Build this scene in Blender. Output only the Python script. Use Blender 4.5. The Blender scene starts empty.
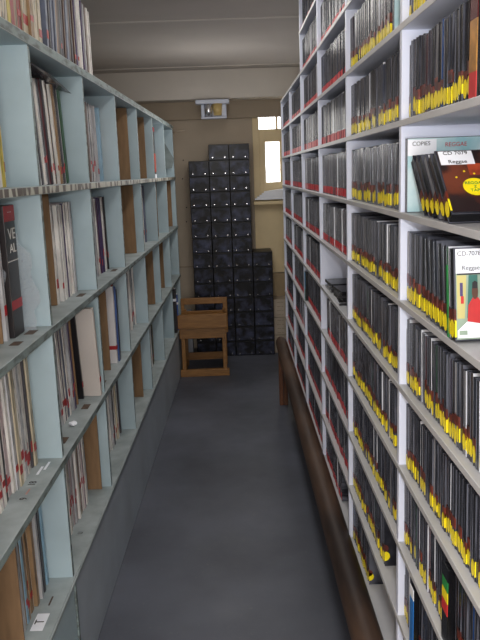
import bpy, bmesh, math, random
from mathutils import Vector, Matrix
random.seed(11)
R = random.Random(5)
C = bpy.context.scene.collection
scene = bpy.context.scene
PI = math.pi

# ------------------------------------------------------------------ materials
def srgb(r, g, b):
    f = lambda c: (c/255/12.92) if c <= 10 else ((c/255+0.055)/1.055)**2.4
    return (f(r), f(g), f(b), 1)

def mat(name, col, rough=.6, var=.12, scale=8, bump=0, metal=0, stretch=(1, 1, 1), coat=0, col2=None, spec=.5, detail=4, lo=.35, hi=.65):
    m = bpy.data.materials.new(name); m.use_nodes = True
    nt = m.node_tree; b = nt.nodes['Principled BSDF']
    b.inputs['Roughness'].default_value = rough
    b.inputs['Metallic'].default_value = metal
    b.inputs['Coat Weight'].default_value = coat
    b.inputs['Specular IOR Level'].default_value = spec
    tc = nt.nodes.new('ShaderNodeTexCoord'); mp = nt.nodes.new('ShaderNodeMapping')
    mp.inputs['Scale'].default_value = stretch
    nt.links.new(tc.outputs['Object'], mp.inputs['Vector'])
    oi = nt.nodes.new('ShaderNodeObjectInfo')
    mul = nt.nodes.new('ShaderNodeMath'); mul.operation = 'MULTIPLY'; mul.inputs[1].default_value = 37
    nt.links.new(oi.outputs['Random'], mul.inputs[0])
    nz = nt.nodes.new('ShaderNodeTexNoise'); nz.noise_dimensions = '4D'
    nz.inputs['Scale'].default_value = scale; nz.inputs['Detail'].default_value = detail
    nt.links.new(mp.outputs['Vector'], nz.inputs['Vector']); nt.links.new(mul.outputs[0], nz.inputs['W'])
    cr = nt.nodes.new('ShaderNodeValToRGB')
    c2 = col2 if col2 else tuple(c*(1-var*2) for c in col[:3])+(1,)
    c1 = col if col2 else tuple(min(1, c*(1+var)) for c in col[:3])+(1,)
    cr.color_ramp.elements[0].position = lo; cr.color_ramp.elements[0].color = c2
    cr.color_ramp.elements[1].position = hi; cr.color_ramp.elements[1].color = c1
    nt.links.new(nz.outputs['Fac'], cr.inputs['Fac']); nt.links.new(cr.outputs['Color'], b.inputs['Base Color'])
    if bump:
        bp = nt.nodes.new('ShaderNodeBump'); bp.inputs['Strength'].default_value = bump; bp.inputs['Distance'].default_value = .01
        nt.links.new(nz.outputs['Fac'], bp.inputs['Height']); nt.links.new(bp.outputs['Normal'], b.inputs['Normal'])
    return m

M = {}
M['blue'] = mat('pale_blue_paint', srgb(170, 190, 198), .55, .05, 6)
M['blue_edge'] = mat('worn_blue_edge', srgb(135, 150, 150), .6, .1, 60, col2=srgb(92, 100, 98), stretch=(1, .3, 1), lo=.38, hi=.55)
M['ledge'] = mat('grey_green_shelf', srgb(170, 180, 181), .5, .1, 14, col2=srgb(142, 152, 153))
M['mosaic'] = mat('worn_patched_edge', srgb(190, 190, 176), .5, .1, 42, col2=srgb(90, 82, 74), stretch=(1, 1, .35), lo=.45, hi=.53, detail=1)
M['plinth'] = mat('dusty_plinth_paint', srgb(172, 182, 192), .5, .06, 5)
M['white'] = mat('white_shelf_paint', srgb(216, 222, 240), .4, .03, 5)
M['white_edge'] = mat('white_shelf_edge', srgb(186, 186, 188), .4, .04, 9)
M['wall'] = mat('beige_wall', srgb(184, 170, 152), .8, .06, 2.5, bump=.1)
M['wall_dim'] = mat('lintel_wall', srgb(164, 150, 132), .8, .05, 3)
M['cream'] = mat('cream_window_paint', srgb(226, 206, 164), .55, .05, 4)
M['beampaint'] = mat('beam_paint', srgb(214, 208, 200), .85, .03, 3)
M['ceil'] = mat('ceiling_board', srgb(192, 185, 180), .9, .03, 3)
M['seam'] = mat('ceiling_seam', srgb(214, 208, 202), .8, .02, 3)
M['card'] = mat('brown_cardboard', srgb(142, 112, 82), .85, .08, 60, stretch=(1, 1, .2))
M['card_edge'] = mat('cardboard_edge', srgb(128, 104, 78), .9, .1, 120)
M['chairwood'] = mat('varnished_wood', srgb(150, 106, 56), .4, .12, 14, stretch=(1, 1, 6))
M['railwood'] = mat('dark_worn_wood', srgb(94, 72, 58), .55, .2, 9, stretch=(1, .25, 1), col2=srgb(46, 36, 32), spec=.3)
M['legwood'] = mat('reddish_leg_wood', srgb(110, 66, 40), .5, .12, 14, stretch=(1, 1, .2))
M['blackplastic'] = mat('glossy_black_plastic', srgb(16, 17, 23), .4, .15, 10, spec=.25)
M['blackfront'] = mat('black_front_painted_sheen', srgb(74, 80, 108), .4, .3, 17, bump=.3, col2=srgb(9, 10, 16), spec=.25, lo=.42, hi=.8)  # cloudy sheen painted in as bluish patches over the black
M['chrome'] = mat('bright_metal', srgb(225, 225, 230), .25, .02, 10, metal=.9)
M['lampwhite'] = mat('white_enamel', srgb(205, 212, 230), .4, .04, 8)
M['lampyellow'] = mat('yellowed_diffuser', srgb(205, 180, 120), .35, .08, 30)
M['paper'] = mat('white_paper', srgb(240, 243, 250), .7, .03, 12)
M['creambox'] = mat('cream_box_board', srgb(188, 174, 156), .8, .06, 10)
M['ink'] = mat('dark_ink', srgb(35, 32, 34), .6, .05, 10)
M['whiteink'] = mat('white_print', srgb(225, 222, 218), .6, .02, 10)
M['red'] = mat('red_sticker', srgb(172, 20, 30), .45, .1, 50)
M['redband'] = mat('red_band_sticker', srgb(196, 22, 34), .45, .1, 50)
M['darkred'] = mat('dark_red_sticker', srgb(118, 44, 26), .4, .15, 60, col2=srgb(50, 24, 20))
M['yellow'] = mat('yellow_sticker', srgb(248, 226, 20), .4, .05, 40)
M['green'] = mat('green_print', srgb(30, 130, 60), .5, .08, 30)
M['film'] = None
M['darkkick'] = mat('dark_kickboard_paint', srgb(60, 60, 64), .7, .08, 8)

def glassy(name, tint, alpha, rough):
    m = bpy.data.materials.new(name); m.use_nodes = True; nt = m.node_tree
    nt.nodes.remove(nt.nodes['Principled BSDF'])
    out = nt.nodes['Material Output']
    t = nt.nodes.new('ShaderNodeBsdfTransparent'); t.inputs[0].default_value = (1, 1, 1, 1)
    g = nt.nodes.new('ShaderNodeBsdfPrincipled'); g.inputs['Roughness'].default_value = rough; g.inputs['Base Color'].default_value = tint
    nz = nt.nodes.new('ShaderNodeTexNoise'); nz.inputs['Scale'].default_value = 30
    mr = nt.nodes.new('ShaderNodeMapRange'); mr.inputs[3].default_value = alpha*.6; mr.inputs[4].default_value = min(1, alpha*1.4)
    nt.links.new(nz.outputs['Fac'], mr.inputs[0])
    mx = nt.nodes.new('ShaderNodeMixShader'); nt.links.new(mr.outputs[0], mx.inputs[0])
    nt.links.new(t.outputs[0], mx.inputs[1]); nt.links.new(g.outputs[0], mx.inputs[2]); nt.links.new(mx.outputs[0], out.inputs[0])
    return m
M['glass'] = glassy('window_glass', (.8, .85, .9, 1), .06, .05)
M['film'] = glassy('clear_plastic_film', srgb(190, 196, 205), .34, .25)

# floor: dark polished concrete with scuffs
def floor_mat():
    m = bpy.data.materials.new('dark_concrete'); m.use_nodes = True; nt = m.node_tree; b = nt.nodes['Principled BSDF']
    tc = nt.nodes.new('ShaderNodeTexCoord')
    n1 = nt.nodes.new('ShaderNodeTexNoise'); n1.inputs['Scale'].default_value = 1.7; n1.inputs['Detail'].default_value = 8
    n2 = nt.nodes.new('ShaderNodeTexNoise'); n2.inputs['Scale'].default_value = 60; n2.inputs['Detail'].default_value = 5
    n3 = nt.nodes.new('ShaderNodeTexNoise'); n3.inputs['Scale'].default_value = 9; n3.inputs['Detail'].default_value = 6
    for n in (n1, n2, n3): nt.links.new(tc.outputs['Object'], n.inputs['Vector'])
    cr = nt.nodes.new('ShaderNodeValToRGB'); cr.color_ramp.elements[0].position = .3; cr.color_ramp.elements[1].position = .7
    cr.color_ramp.elements[0].color = srgb(68, 71, 80); cr.color_ramp.elements[1].color = srgb(98, 102, 114)
    nt.links.new(n1.outputs['Fac'], cr.inputs['Fac'])
    c2 = nt.nodes.new('ShaderNodeValToRGB'); c2.color_ramp.elements[0].position = .62; c2.color_ramp.elements[1].position = .8
    c2.color_ramp.elements[0].color = (0, 0, 0, 1); c2.color_ramp.elements[1].color = (.25, .25, .25, 1)
    nt.links.new(n2.outputs['Fac'], c2.inputs['Fac'])
    mx = nt.nodes.new('ShaderNodeMix'); mx.data_type = 'RGBA'; mx.inputs[7].default_value = srgb(130, 128, 124)
    nt.links.new(c2.outputs['Color'], mx.inputs[0]); nt.links.new(cr.outputs['Color'], mx.inputs[6])
    nt.links.new(mx.outputs[2], b.inputs['Base Color'])
    mr = nt.nodes.new('ShaderNodeMapRange'); mr.inputs[3].default_value = .34; mr.inputs[4].default_value = .6
    nt.links.new(n3.outputs['Fac'], mr.inputs[0]); nt.links.new(mr.outputs[0], b.inputs['Roughness'])
    bp = nt.nodes.new('ShaderNodeBump'); bp.inputs['Strength'].default_value = .06
    nt.links.new(n3.outputs['Fac'], bp.inputs['Height']); nt.links.new(bp.outputs['Normal'], b.inputs['Normal'])
    return m
M['floor'] = floor_mat()

# ------------------------------------------------------------------ mesh helpers
class MB:
    def __init__(s): s.bm = bmesh.new(); s.mats = []
    def mi(s, m):
        if m not in s.mats: s.mats.append(m)
        return s.mats.index(m)
    def box(s, x0, x1, y0, y1, z0, z1, m, bev=0, front=None, T=None):
        """front: dict of face-> material ('x+','x-','y-','z+')"""
        vs = [s.bm.verts.new((x, y, z)) for x in (x0, x1) for y in (y0, y1) for z in (z0, z1)]
        q = {'x-': (0, 1, 3, 2), 'x+': (4, 6, 7, 5), 'y-': (0, 4, 5, 1), 'y+': (2, 3, 7, 6), 'z-': (0, 2, 6, 4), 'z+': (1, 5, 7, 3)}
        fs = []
        for k, idx in q.items():
            f = s.bm.faces.new([vs[i] for i in idx]); f.material_index = s.mi(front[k] if front and k in front else m); fs.append(f)
        if T is not None:
            for v in vs: v.co = T @ v.co
        if bev:
            es = list({e for f in fs for e in f.edges})
            bmesh.ops.bevel(s.bm, geom=es, offset=bev, segments=2, affect='EDGES', profile=.5)
        return vs
    def cyl(s, p0, p1, r0, r1, m, n=12, cap=True):
        p0 = Vector(p0); p1 = Vector(p1); d = (p1-p0).normalized()
        a = d.orthogonal().normalized(); b = d.cross(a)
        r = [[s.bm.verts.new(p+(a*math.cos(t)+b*math.sin(t))*rr) for t in [2*PI*i/n for i in range(n)]] for p, rr in ((p0, r0), (p1, r1))]
        for i in range(n):
            f = s.bm.faces.new((r[0][i], r[0][(i+1) % n], r[1][(i+1) % n], r[1][i])); f.material_index = s.mi(m); f.smooth = True
        if cap:
            f = s.bm.faces.new(r[0][::-1]); f.material_index = s.mi(m)
            f = s.bm.faces.new(r[1]); f.material_index = s.mi(m)
    def poly(s, pts, m, flip=False):
        vs = [s.bm.verts.new(p) for p in pts]
        f = s.bm.faces.new(vs[::-1] if flip else vs); f.material_index = s.mi(m); return f
    def data(s, name):
        bmesh.ops.recalc_face_normals(s.bm, faces=s.bm.faces[:])
        me = bpy.data.meshes.new(name); s.bm.to_mesh(me); s.bm.free()
        for m in s.mats: me.materials.append(m)
        return me
    def build(s, name, parent=None, loc=(0, 0, 0)):
        return link(name, s.data(name), parent, loc)

def link(name, me, parent=None, loc=(0, 0, 0), rot=(0, 0, 0)):
    o = bpy.data.objects.new(name, me); C.objects.link(o); o.location = loc; o.rotation_euler = rot
    if parent: o.parent = parent
    return o
def tag(o, label, cat, group=None, kind=None):
    o['label'] = label; o['category'] = cat
    if group: o['group'] = group
    if kind: o['kind'] = kind
    return o
def struct(o): o['kind'] = 'structure'; return o
def empty(name, loc=(0, 0, 0), rz=0):
    o = bpy.data.objects.new(name, None); C.objects.link(o); o.location = loc; o.rotation_euler = (0, 0, rz); o.empty_display_size = .05
    return o
def text_mesh(txt, size, m, ext=.0003):
    cu = bpy.data.curves.new('t', 'FONT'); cu.body = txt; cu.size = size; cu.extrude = ext; cu.align_x = 'CENTER'; cu.align_y = 'CENTER'
    o = bpy.data.objects.new('t', cu); C.objects.link(o)
    dg = bpy.context.evaluated_depsgraph_get(); dg.update()
    me = bpy.data.meshes.new_from_object(o.evaluated_get(dg)); me.materials.clear(); me.materials.append(m)
    bpy.data.objects.remove(o); bpy.data.curves.remove(cu)
    return me
ORD = ['first', 'second', 'third', 'fourth', 'fifth', 'sixth', 'seventh', 'eighth', 'ninth', 'tenth', 'eleventh', 'twelfth', 'thirteenth', 'fourteenth',
       'fifteenth', 'sixteenth', 'seventeenth', 'eighteenth', 'nineteenth', 'twentieth', 'twenty-first', 'twenty-second', 'twenty-third', 'twenty-fourth',
       'twenty-fifth', 'twenty-sixth', 'twenty-seventh', 'twenty-eighth', 'twenty-ninth', 'thirtieth', 'thirty-first', 'thirty-second', 'thirty-third',
       'thirty-fourth', 'thirty-fifth', 'thirty-sixth', 'thirty-seventh', 'thirty-eighth', 'thirty-ninth', 'fortieth', 'forty-first', 'forty-second',
       'forty-third', 'forty-fourth', 'forty-fifth', 'forty-sixth', 'forty-seventh', 'forty-eighth', 'forty-ninth', 'fiftieth']+['%dth' % i for i in range(51, 120)]

# ------------------------------------------------------------------ camera
CZ = 1.385; F = 742.3
pitch, yaw, roll = .1965, .0034, -.0358
cy, sy, cp, sp = math.cos(yaw), math.sin(yaw), math.cos(pitch), math.sin(pitch)
fw = Vector((sy*cp, cy*cp, -sp)); rt = Vector((cy, -sy, 0)); up = rt.cross(fw)
cr_, sr_ = math.cos(roll), math.sin(roll)
rt2 = rt*cr_+up*sr_; up2 = -rt*sr_+up*cr_
cam = bpy.data.cameras.new('camera'); co = bpy.data.objects.new('camera', cam); C.objects.link(co)
cam.sensor_fit = 'HORIZONTAL'; cam.sensor_width = 36; cam.lens = F/480*36; cam.clip_start = .02
co.matrix_world = Matrix(((rt2.x, up2.x, -fw.x, 0), (rt2.y, up2.y, -fw.y, 0), (rt2.z, up2.z, -fw.z, CZ), (0, 0, 0, 1)))
scene.camera = co

# ------------------------------------------------------------------ room
XL, XR, Y0, YB, ZC = -1.02, .80, -1.3, 5.85, 2.12
def slab(name, *a, m, **k):
    b = MB(); b.box(*a, m, **k); return struct(b.build(name))
slab('floor', XL-.1, XR+.1, Y0-.1, YB+.2, -.08, 0, m=M['floor'])
slab('ceiling', XL-.1, XR+.1, Y0-.1, YB+.2, ZC, ZC+.08, m=M['ceil'])
slab('wall_left', XL-.08, XL, Y0, YB, 0, ZC, m=M['wall'])
slab('wall_right', XR, XR+.08, Y0, YB, 0, ZC, m=M['wall'])
slab('wall_front', XL, XR, Y0-.08, Y0, 0, ZC, m=M['wall'])
for i, yy in enumerate((.61, 2.22, 3.83, 5.44)):
    slab('trim_%d' % (i+1), XL, XR, yy-.012, yy+.012, ZC-.004, ZC, m=M['seam'])
# back wall with a window opening
WX0, WX1, WZ0, WZ1 = .205, .70, 1.19, 1.86
b = MB()
b.box(XL, WX0, YB, YB+.12, 0, ZC, M['wall']); b.box(WX1, XR, YB, YB+.12, 0, ZC, M['wall'])
b.box(WX0, WX1, YB, YB+.12, 0, WZ0, M['wall']); b.box(WX0, WX1, YB, YB+.12, WZ1, ZC, M['wall'])
struct(b.build('wall_back'))
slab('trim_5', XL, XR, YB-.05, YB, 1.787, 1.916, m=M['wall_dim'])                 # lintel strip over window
slab('trim_6', XL, XR, 5.62, YB, 1.916, ZC, m=M['beampaint'], bev=.004)             # concrete beam
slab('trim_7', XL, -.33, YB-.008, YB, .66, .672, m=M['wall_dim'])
# window
wf = empty('window_1', (WX0, YB, WZ0)); struct(wf)
b = MB()
cw = M['cream']
def wb(x0, x1, z0, z1, y0=-.012, y1=.07): b.box(x0-WX0, x1-WX0, y0, y1, z0-WZ0, z1-WZ0, cw, bev=.003)
wb(.166, .215, 1.16, 1.786); wb(.215, .245, 1.16, 1.70); wb(.245, .74, 1.16, 1.30)
wb(.245, .74, 1.606, 1.70); wb(.347, .362, 1.70, 1.80); wb(.372, .388, 1.30, 1.606); wb(.215, .74, 1.80, 1.86, 0, .07); wb(.69, .74, 1.3, 1.8)
wb(.385, .39, 1.70, 1.80)
b.build('window_frame', wf)
b = MB(); b.box(.238-WX0, .262-WX0, -.02, -.012, 1.288-WZ0, 1.618-WZ0, cw, bev=.002); b.box(.262-WX0, .38-WX0, -.02, -.012, 1.288-WZ0, 1.302-WZ0, cw, bev=.002)
b.box(.262-WX0, .38-WX0, -.02, -.012, 1.604-WZ0, 1.618-WZ0, cw, bev=.002); b.build('casement', wf)
b = MB(); b.box(.215-WX0, .69-WX0, .045, .05, 1.30-WZ0, 1.80-WZ0, M['glass']); b.build('pane', wf)
b = MB(); b.box(.155-WX0, .745-WX0, -.14, .07, -.055, -.028, cw, bev=.004); b.build('window_sill', wf)
# cream wainscot below the window
b = MB(); b.box(.165, .78, YB-.03, YB, .60, 1.135, cw); b.box(.165, .78, YB-.022, YB, .0, .592, mat('lower_panel', srgb(176, 156, 122), .6, .06, 4)); struct(b.build('trim_8'))

# ------------------------------------------------------------------ lights
w = bpy.data.worlds.new('world'); scene.world = w; w.use_nodes = True
bg = w.node_tree.nodes['Background']; bg.inputs[0].default_value = (.93, .96, 1, 1); bg.inputs[1].default_value = 6
def lamp(name, typ, loc, e, col=(1, 1, 1), rot=(0, 0, 0), **k):
    l = bpy.data.lights.new(name, typ); l.energy = e; l.color = col
    for a, v in k.items(): setattr(l, a, v)
    o = bpy.data.objects.new(name, l); C.objects.link(o); o.location = loc; o.rotation_euler = rot; return o
lamp('camera_flash', 'POINT', (.05, .02, CZ+.07), 26, (.95, .97, 1), shadow_soft_size=.02)
lamp('overhead_fill', 'AREA', (0, -.3, ZC-.05), 14, (1, .98, .96), (0, 0, 0), shape='RECTANGLE', size=1.2, size_y=1.2)  # unseen overhead fill, added for ambient light
lamp('rear_fill', 'POINT', (-.1, -.9, 1.15), 60, (1, .98, .97), shadow_soft_size=.35)  # large soft fill added behind the camera, stands in for ambient light
lamp('far_end_fill', 'POINT', (-.1, 4.7, 1.6), 4.5, (1, .97, .93), shadow_soft_size=.15)  # added fill to brighten the far end, no fixture belongs to it
lamp('aisle_fill', 'AREA', (0, 3.2, ZC-.03), 11, (1, .97, .93), (0, 0, 0), shape='RECTANGLE', size=.15, size_y=3.0)  # added strip of fill along the aisle, no tube hangs there
scene.view_settings.view_transform = 'Standard'; scene.view_settings.look = 'None'; scene.view_settings.exposure = 0

# ------------------------------------------------------------------ LEFT: blue record shelving
LA = .0168; LROT = -math.atan(LA)
def LX(y, off=0): return -.4449+LA*(y-3)+off*1.0
PY = [1.244+.586*i for i in range(8)]
SZ = [1.693, 1.369, 1.025, .676, .337]           # underside of top, tops of the shelves
y0, y1 = PY[0], PY[-1]
unit = empty('record_shelving_unit', (LX(y0), y0, 0), LROT)
tag(unit, 'long pale blue wooden shelving unit full of record sleeves along the left side', 'shelf')
L = (y1-y0)
D = .44
T = .018
for i, p in enumerate(PY):
    b = MB(); b.box(-D, -.001, p-y0-T/2, p-y0+T/2, .0 if i in (0, 7) else SZ[4]-.005, SZ[0]+.004, M['blue'], bev=.0015, front={'x+': M['blue_edge']}); b.build('upright', unit)
for k, z in enumerate(SZ):
    b = MB()
    if k == 0: b.box(-D, .004, -T/2-.002, L+T/2+.002, z, z+.024, M['ledge'], bev=.002, front={'x+': M['blue_edge'], 'z-': M['blue']}); b.build('top_board', unit)
    else:
        e = M['mosaic'] if k == 1 else M['blue_edge']
        b.box(-D, .005, -T/2-.002, L+T/2+.002, z-.02, z, M['ledge'], bev=.0015, front={'x+': e}); b.build('shelf', unit)
        
b = MB(); b.box(-D-.012, -D, -T/2, L+T/2, .0, SZ[0]+.024, M['blue']); b.build('back_panel', unit)
b = MB(); b.box(-D, .0, 1.83-y0+.002, L+T/2, .002, SZ[4]-.021, M['plinth'], bev=.002); b.build('plinth', unit)
b = MB(); b.box(-D, .0, -T/2+.01, 1.83-y0-.012, .002, SZ[4]-.021, M['blue'], bev=.002); b.build('plinth', unit)
b = MB(); b.box(-.02, .004, 1.83-y0-.011, 1.83-y0+.001, .002, SZ[4]-.021, M['blue_edge']); b.build('batten', unit)
b = MB(); b.box(.0, .008, -T/2, L+T/2, SZ[4]-.012, SZ[4]-.003, M['ledge'], bev=.001); b.build('front_strip', unit)
lab_white = M['paper']
def shelf_label(k, y, off, txt, w_=.03, d_=.022, m=None):
    z = SZ[k]
    b = MB(); b.box(off-d_, off, y-y0-w_/2, y-y0+w_/2, z, z+.0006, m or M['paper']); o = b.build('shelf_label', unit)
    if txt: link('lettering', text_mesh(txt, d_*1.05, M['ink']), o, (off-d_/2, y-y0, z+.0009), (0, 0, PI/2))
brn = mat('brown_label', srgb(86, 66, 52), .6, .2, 90); pink = mat('pink_label', srgb(196, 150, 140), .6, .1, 60)
for a in [(3, 1.77, -.025, '', .05, .006), (3, 1.74, -.035, '', .05, .006), (3, 1.66, -.022, '18', .03, .024, M['ledge']), (3, 1.575, -.018, '9', .03, .024, M['ledge']), (3, 1.615, -.03, '', .03, .004, pink),
          (4, 1.62, -.02, 'T', .07, .03), (4, 2.07, -.025, 'U', .035, .02, M['ledge']), (4, 1.71, -.03, '', .04, .004, brn),
          (2, 1.63, -.02, '', .04, .022, brn), (2, 1.75, -.02, '', .05, .022, brn), (2, 2.30, -.02, '', .06, .02, brn), (2, 2.9, -.02, '', .07, .02, brn),
          (3, 1.95, -.02, '', .05, .025, brn), (3, 2.25, -.02, '', .05, .022, brn), (3, 2.52, -.02, '', .06, .02, brn)]: shelf_label(*a)

# record sleeves -----------------------------------------------------
lp_cols = [('white', (236, 233, 228), 20), ('pale grey', (186, 186, 190), 16), ('cream', (196, 184, 160), 9), ('dark grey', (72, 70, 76), 9), ('black', (30, 28, 32), 7),
           ('bluish grey', (108, 116, 136), 7), ('tan', (150, 122, 92), 5), ('brown', (88, 62, 48), 4), ('red', (156, 40, 40), 4), ('maroon', (96, 36, 44), 3),
           ('blue', (62, 92, 150), 3), ('pinkish', (190, 172, 176), 3), ('light blue', (150, 188, 212), 2), ('green', (60, 96, 70), 1), ('yellow', (206, 186, 70), 1), ('purple', (70, 52, 96), 2), ('orange', (198, 110, 50), 1)]
LPH = .310
lp_mesh = {}
def lp(colname, rgb):
    if colname in lp_mesh: return lp_mesh[colname]
    c = srgb(*rgb); dk = tuple(x*.22 for x in c[:3])+(1,)
    ms = mat('sleeve_spine_'+colname.replace(' ', '_'), c, .5, .1, 26, stretch=(1, 16, .8), col2=dk, lo=.38, hi=.48)
    mc = mat('sleeve_cover_'+colname.replace(' ', '_'), c, .35, .15, 9)
    b = MB(); b.box(-LPH, 0, -.005, .005, 0, LPH, mc, front={'x+': ms, 'z+': ms})
    lp_mesh[colname] = b.data('record_sleeve'); return lp_mesh[colname]
for n_, c_, _ in lp_cols: lp(n_, c_)
b = MB(); b.box(0, .0008, -.0046, .0046, 0, .016, M['red']); lp_sticker = b.data('red_sticker')
names = [c[0] for c in lp_cols]; wts = [c[2] for c in lp_cols]
lp_count = 0
lastcol = None
def place_lean(o, X, yp, zp, th, lean, rz=0):
    """stand a slab of thickness th on its lower edge, leaning by angle (positive: top towards the camera)"""
    s = 1 if lean >= 0 else -1
    o.location = (X, yp+s*th/2*math.cos(lean), zp+abs(th/2*math.sin(lean))+.0003)
    o.rotation_euler = (lean, 0, rz)
rowname = {0: 'on top of the blue unit', 1: 'top shelf', 2: 'second shelf', 3: 'third shelf', 4: 'bottom shelf'}
bayname = ['nearest', 'second', 'third', 'fourth', 'fifth', 'sixth', 'farthest']
cell_n = {}
def lp_row(row, ya, yb, lean=0.0, cols=None, off=-.06, th=(.007, .013), stick=.35, stz=(.03, .07), hs=1.0):
    global lp_count, lastcol
    z = SZ[0]+.0245 if row == 0 else SZ[row]
    y = ya
    bay = max(0, min(6, int((ya-PY[0])/.586)))
    while True:
        t = R.uniform(*th)*1.42
        dy = t/math.cos(lean)+.0006
        if y+dy > yb: break
        while True:
            cn = R.choices(cols, k=1)[0] if cols else R.choices(names, wts, k=1)[0]
            if cn != lastcol or (cols and len(set(cols)) == 1): break
        lastcol = cn
        o = bpy.data.objects.new('record_sleeve', lp_mesh[cn]); C.objects.link(o)
        o.scale = (1, t/.010, hs*R.uniform(.975, 1.0))
        X = LX(y, off+R.uniform(-.008, .006))
        s = 1 if lean >= 0 else -1
        base = y if s > 0 else y+dy
        if s > 0: place_lean(o, X, base, z, t, lean, LROT)
        else: place_lean(o, X, base, z, t, lean, LROT)
        key = (row, bay); cell_n[key] = cell_n.get(key, 0)+1
        st = R.random() < min(.9, stick*1.4)
        nm = cn+' record sleeve'+(' with red sticker' if st else '')
        if row == 0: lb = '%s, %s from left atop blue shelving' % (nm, ORD[cell_n[key]-1])
        else: lb = '%s, %s from left, %s, %s blue bay' % (nm, ORD[cell_n[key]-1], rowname[row], bayname[bay])
        if row == 0: lb += ', %s bay' % bayname[bay]
        tag(o, lb, 'record', 'record sleeves '+('on top of the blue unit' if row == 0 else 'on the %s of the blue unit' % rowname[row]))
        if st:
            c = bpy.data.objects.new('red_sticker', lp_sticker); C.objects.link(c); c.parent = o
            c.location = (0.0002, 0, R.uniform(*stz)); c.scale = (1, 1, R.uniform(.9, 1.9))
        lp_count += 1
        y += dy
    return y
def divider(row, yf, lean=0, off=-.06, w_=.31, h=.318, label=None, t=.006):
    z = SZ[row]
    b = MB(); b.box(-w_, 0, -t/2, t/2, 0, h, M['card'], front={'x+': M['card_edge'], 'z+': M['card_edge']}, bev=.0008)
    o = b.build('cardboard_divider'); place_lean(o, LX(yf, off), yf, z, t, lean, LROT)
    bay = max(0, min(6, int((yf-PY[0])/.586)))
    tag(o, label or 'brown cardboard divider standing on the %s of the %s blue bay' % (rowname[row], bayname[bay]), 'divider', 'brown cardboard dividers in the blue shelving'); return o

W_, G_, DK = ['white', 'cream', 'pale grey', 'white', 'pale grey', 'pinkish'], ['pale grey', 'dark grey', 'white', 'bluish grey', 'pale grey'], ['dark grey', 'black', 'bluish grey', 'brown', 'dark grey', 'white']
rd = math.radians
# row 0: on top of the unit
lp_row(0, 1.50, 1.83, rd(-1), ['cream', 'white', 'tan', 'purple', 'yellow', 'red', 'cream'], off=-.03, th=(.018, .035), stick=.3, hs=.86)
lp_row(0, 1.835, 2.10, rd(-1), ['cream', 'white', 'red', 'tan', 'cream'], off=-.03, th=(.018, .03), stick=.3, hs=.84)
lp_row(0, 2.11, 2.41, rd(-5), ['tan', 'black', 'bluish grey', 'dark grey', 'brown', 'tan', 'bluish grey'], off=-.03, th=(.01, .018), stick=.1, hs=.8)
lp_row(0, 2.43, 2.755, rd(-1), ['pale grey', 'brown', 'white', 'purple', 'dark grey', 'pale grey', 'tan'], off=-.03, th=(.009, .015), stick=.05, hs=.76)
# row 1
lp_row(1, 1.50, 1.775, rd(2), ['white', 'yellow', 'pale grey', 'light blue', 'purple', 'white'], th=(.01, .022), hs=.97)
lp_row(1, 1.90, 2.36, rd(8), ['white', 'pale grey', 'dark grey', 'white', 'maroon', 'white', 'tan'], th=(.007, .013), stick=.3, hs=.93, off=-.055)
lp_row(1, 2.362, 2.40, rd(8), ['red', 'green'], th=(.012, .016), hs=.93, stick=0)
lp_row(1, 2.58, 2.90, rd(3), ['pale grey', 'white', 'dark grey', 'brown', 'pale grey'], th=(.01, .018), hs=.9, stick=.3)
lp_row(1, 2.902, 2.985, rd(2), ['blue', 'orange', 'light blue'], th=(.016, .02), hs=.9, stick=0)
divider(1, 3.475, rd(1), off=-.03); divider(1, 3.50, 0, off=-.035, label='thicker brown cardboard sheet just behind the divider, top shelf, fourth blue bay', t=.02)
divider(1, 4.055, off=-.03)
# row 2
divider(2, 1.63, rd(0))
lp_row(2, 1.641, 1.68, rd(1), ['white', 'pale grey'], stick=.9, hs=.98)
divider(2, 2.12)
lp_row(2, 2.135, 2.375, rd(1), ['white', 'purple', 'white', 'pinkish', 'pale grey', 'white', 'bluish grey'], stick=.4, th=(.008, .014), hs=.93)
lp_row(2, 2.66, 2.965, rd(3), ['white', 'black', 'pale grey', 'maroon', 'white', 'purple'], stick=.4, hs=.93)
divider(2, 3.52, off=-.03)
lp_row(2, 3.95, 4.14, rd(1), ['white', 'maroon', 'bluish grey'], stick=.4)
divider(2, 4.45, w_=.3, off=-.03); divider(2, 5.29, off=-.028)
# row 3
lp_row(3, 1.42, 1.80, rd(2), ['white', 'cream', 'white', 'pale grey', 'white', 'dark grey', 'pinkish'], stick=.85, th=(.007, .014), hs=.96, stz=(.02, .07))
lp_row(3, 2.02, 2.255, rd(5), ['purple', 'white', 'bluish grey', 'white', 'pale grey'], stick=.6, th=(.008, .014), hs=.95)
divider(3, 2.275, rd(5))
divider(3, 2.69, off=-.03)
lp_row(3, 3.23, 3.56, rd(2), ['white', 'dark grey', 'pale grey', 'bluish grey', 'maroon', 'white'], stick=.4, hs=.94)
divider(3, 4.10, off=-.03); divider(3, 4.70, off=-.04); divider(3, 5.27)
# row 4
divider(4, 1.50, off=-.035)
lp_row(4, 1.515, 1.80, rd(1.5), ['white', 'red', 'pale grey', 'white', 'pinkish', 'dark grey', 'white', 'tan', 'light blue'], stick=.2, hs=.97)
lp_row(4, 2.06, 2.29, rd(2), ['white', 'pinkish', 'pale grey', 'white', 'tan', 'white'], stick=.4, stz=(.06, .1), hs=.94)
lp_row(4, 2.292, 2.32, rd(2), ['light blue'], hs=.94, stick=0)
divider(4, 2.385, off=-.03)
lp_row(4, 2.72, 2.965, rd(2), ['white', 'pale grey', 'cream', 'dark grey', 'white'], hs=.94)
divider(4, 3.45, off=-.03)
lp_row(4, 3.93, 4.14, rd(1), ['black', 'white', 'yellow', 'maroon', 'dark grey'], hs=.92)

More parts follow.
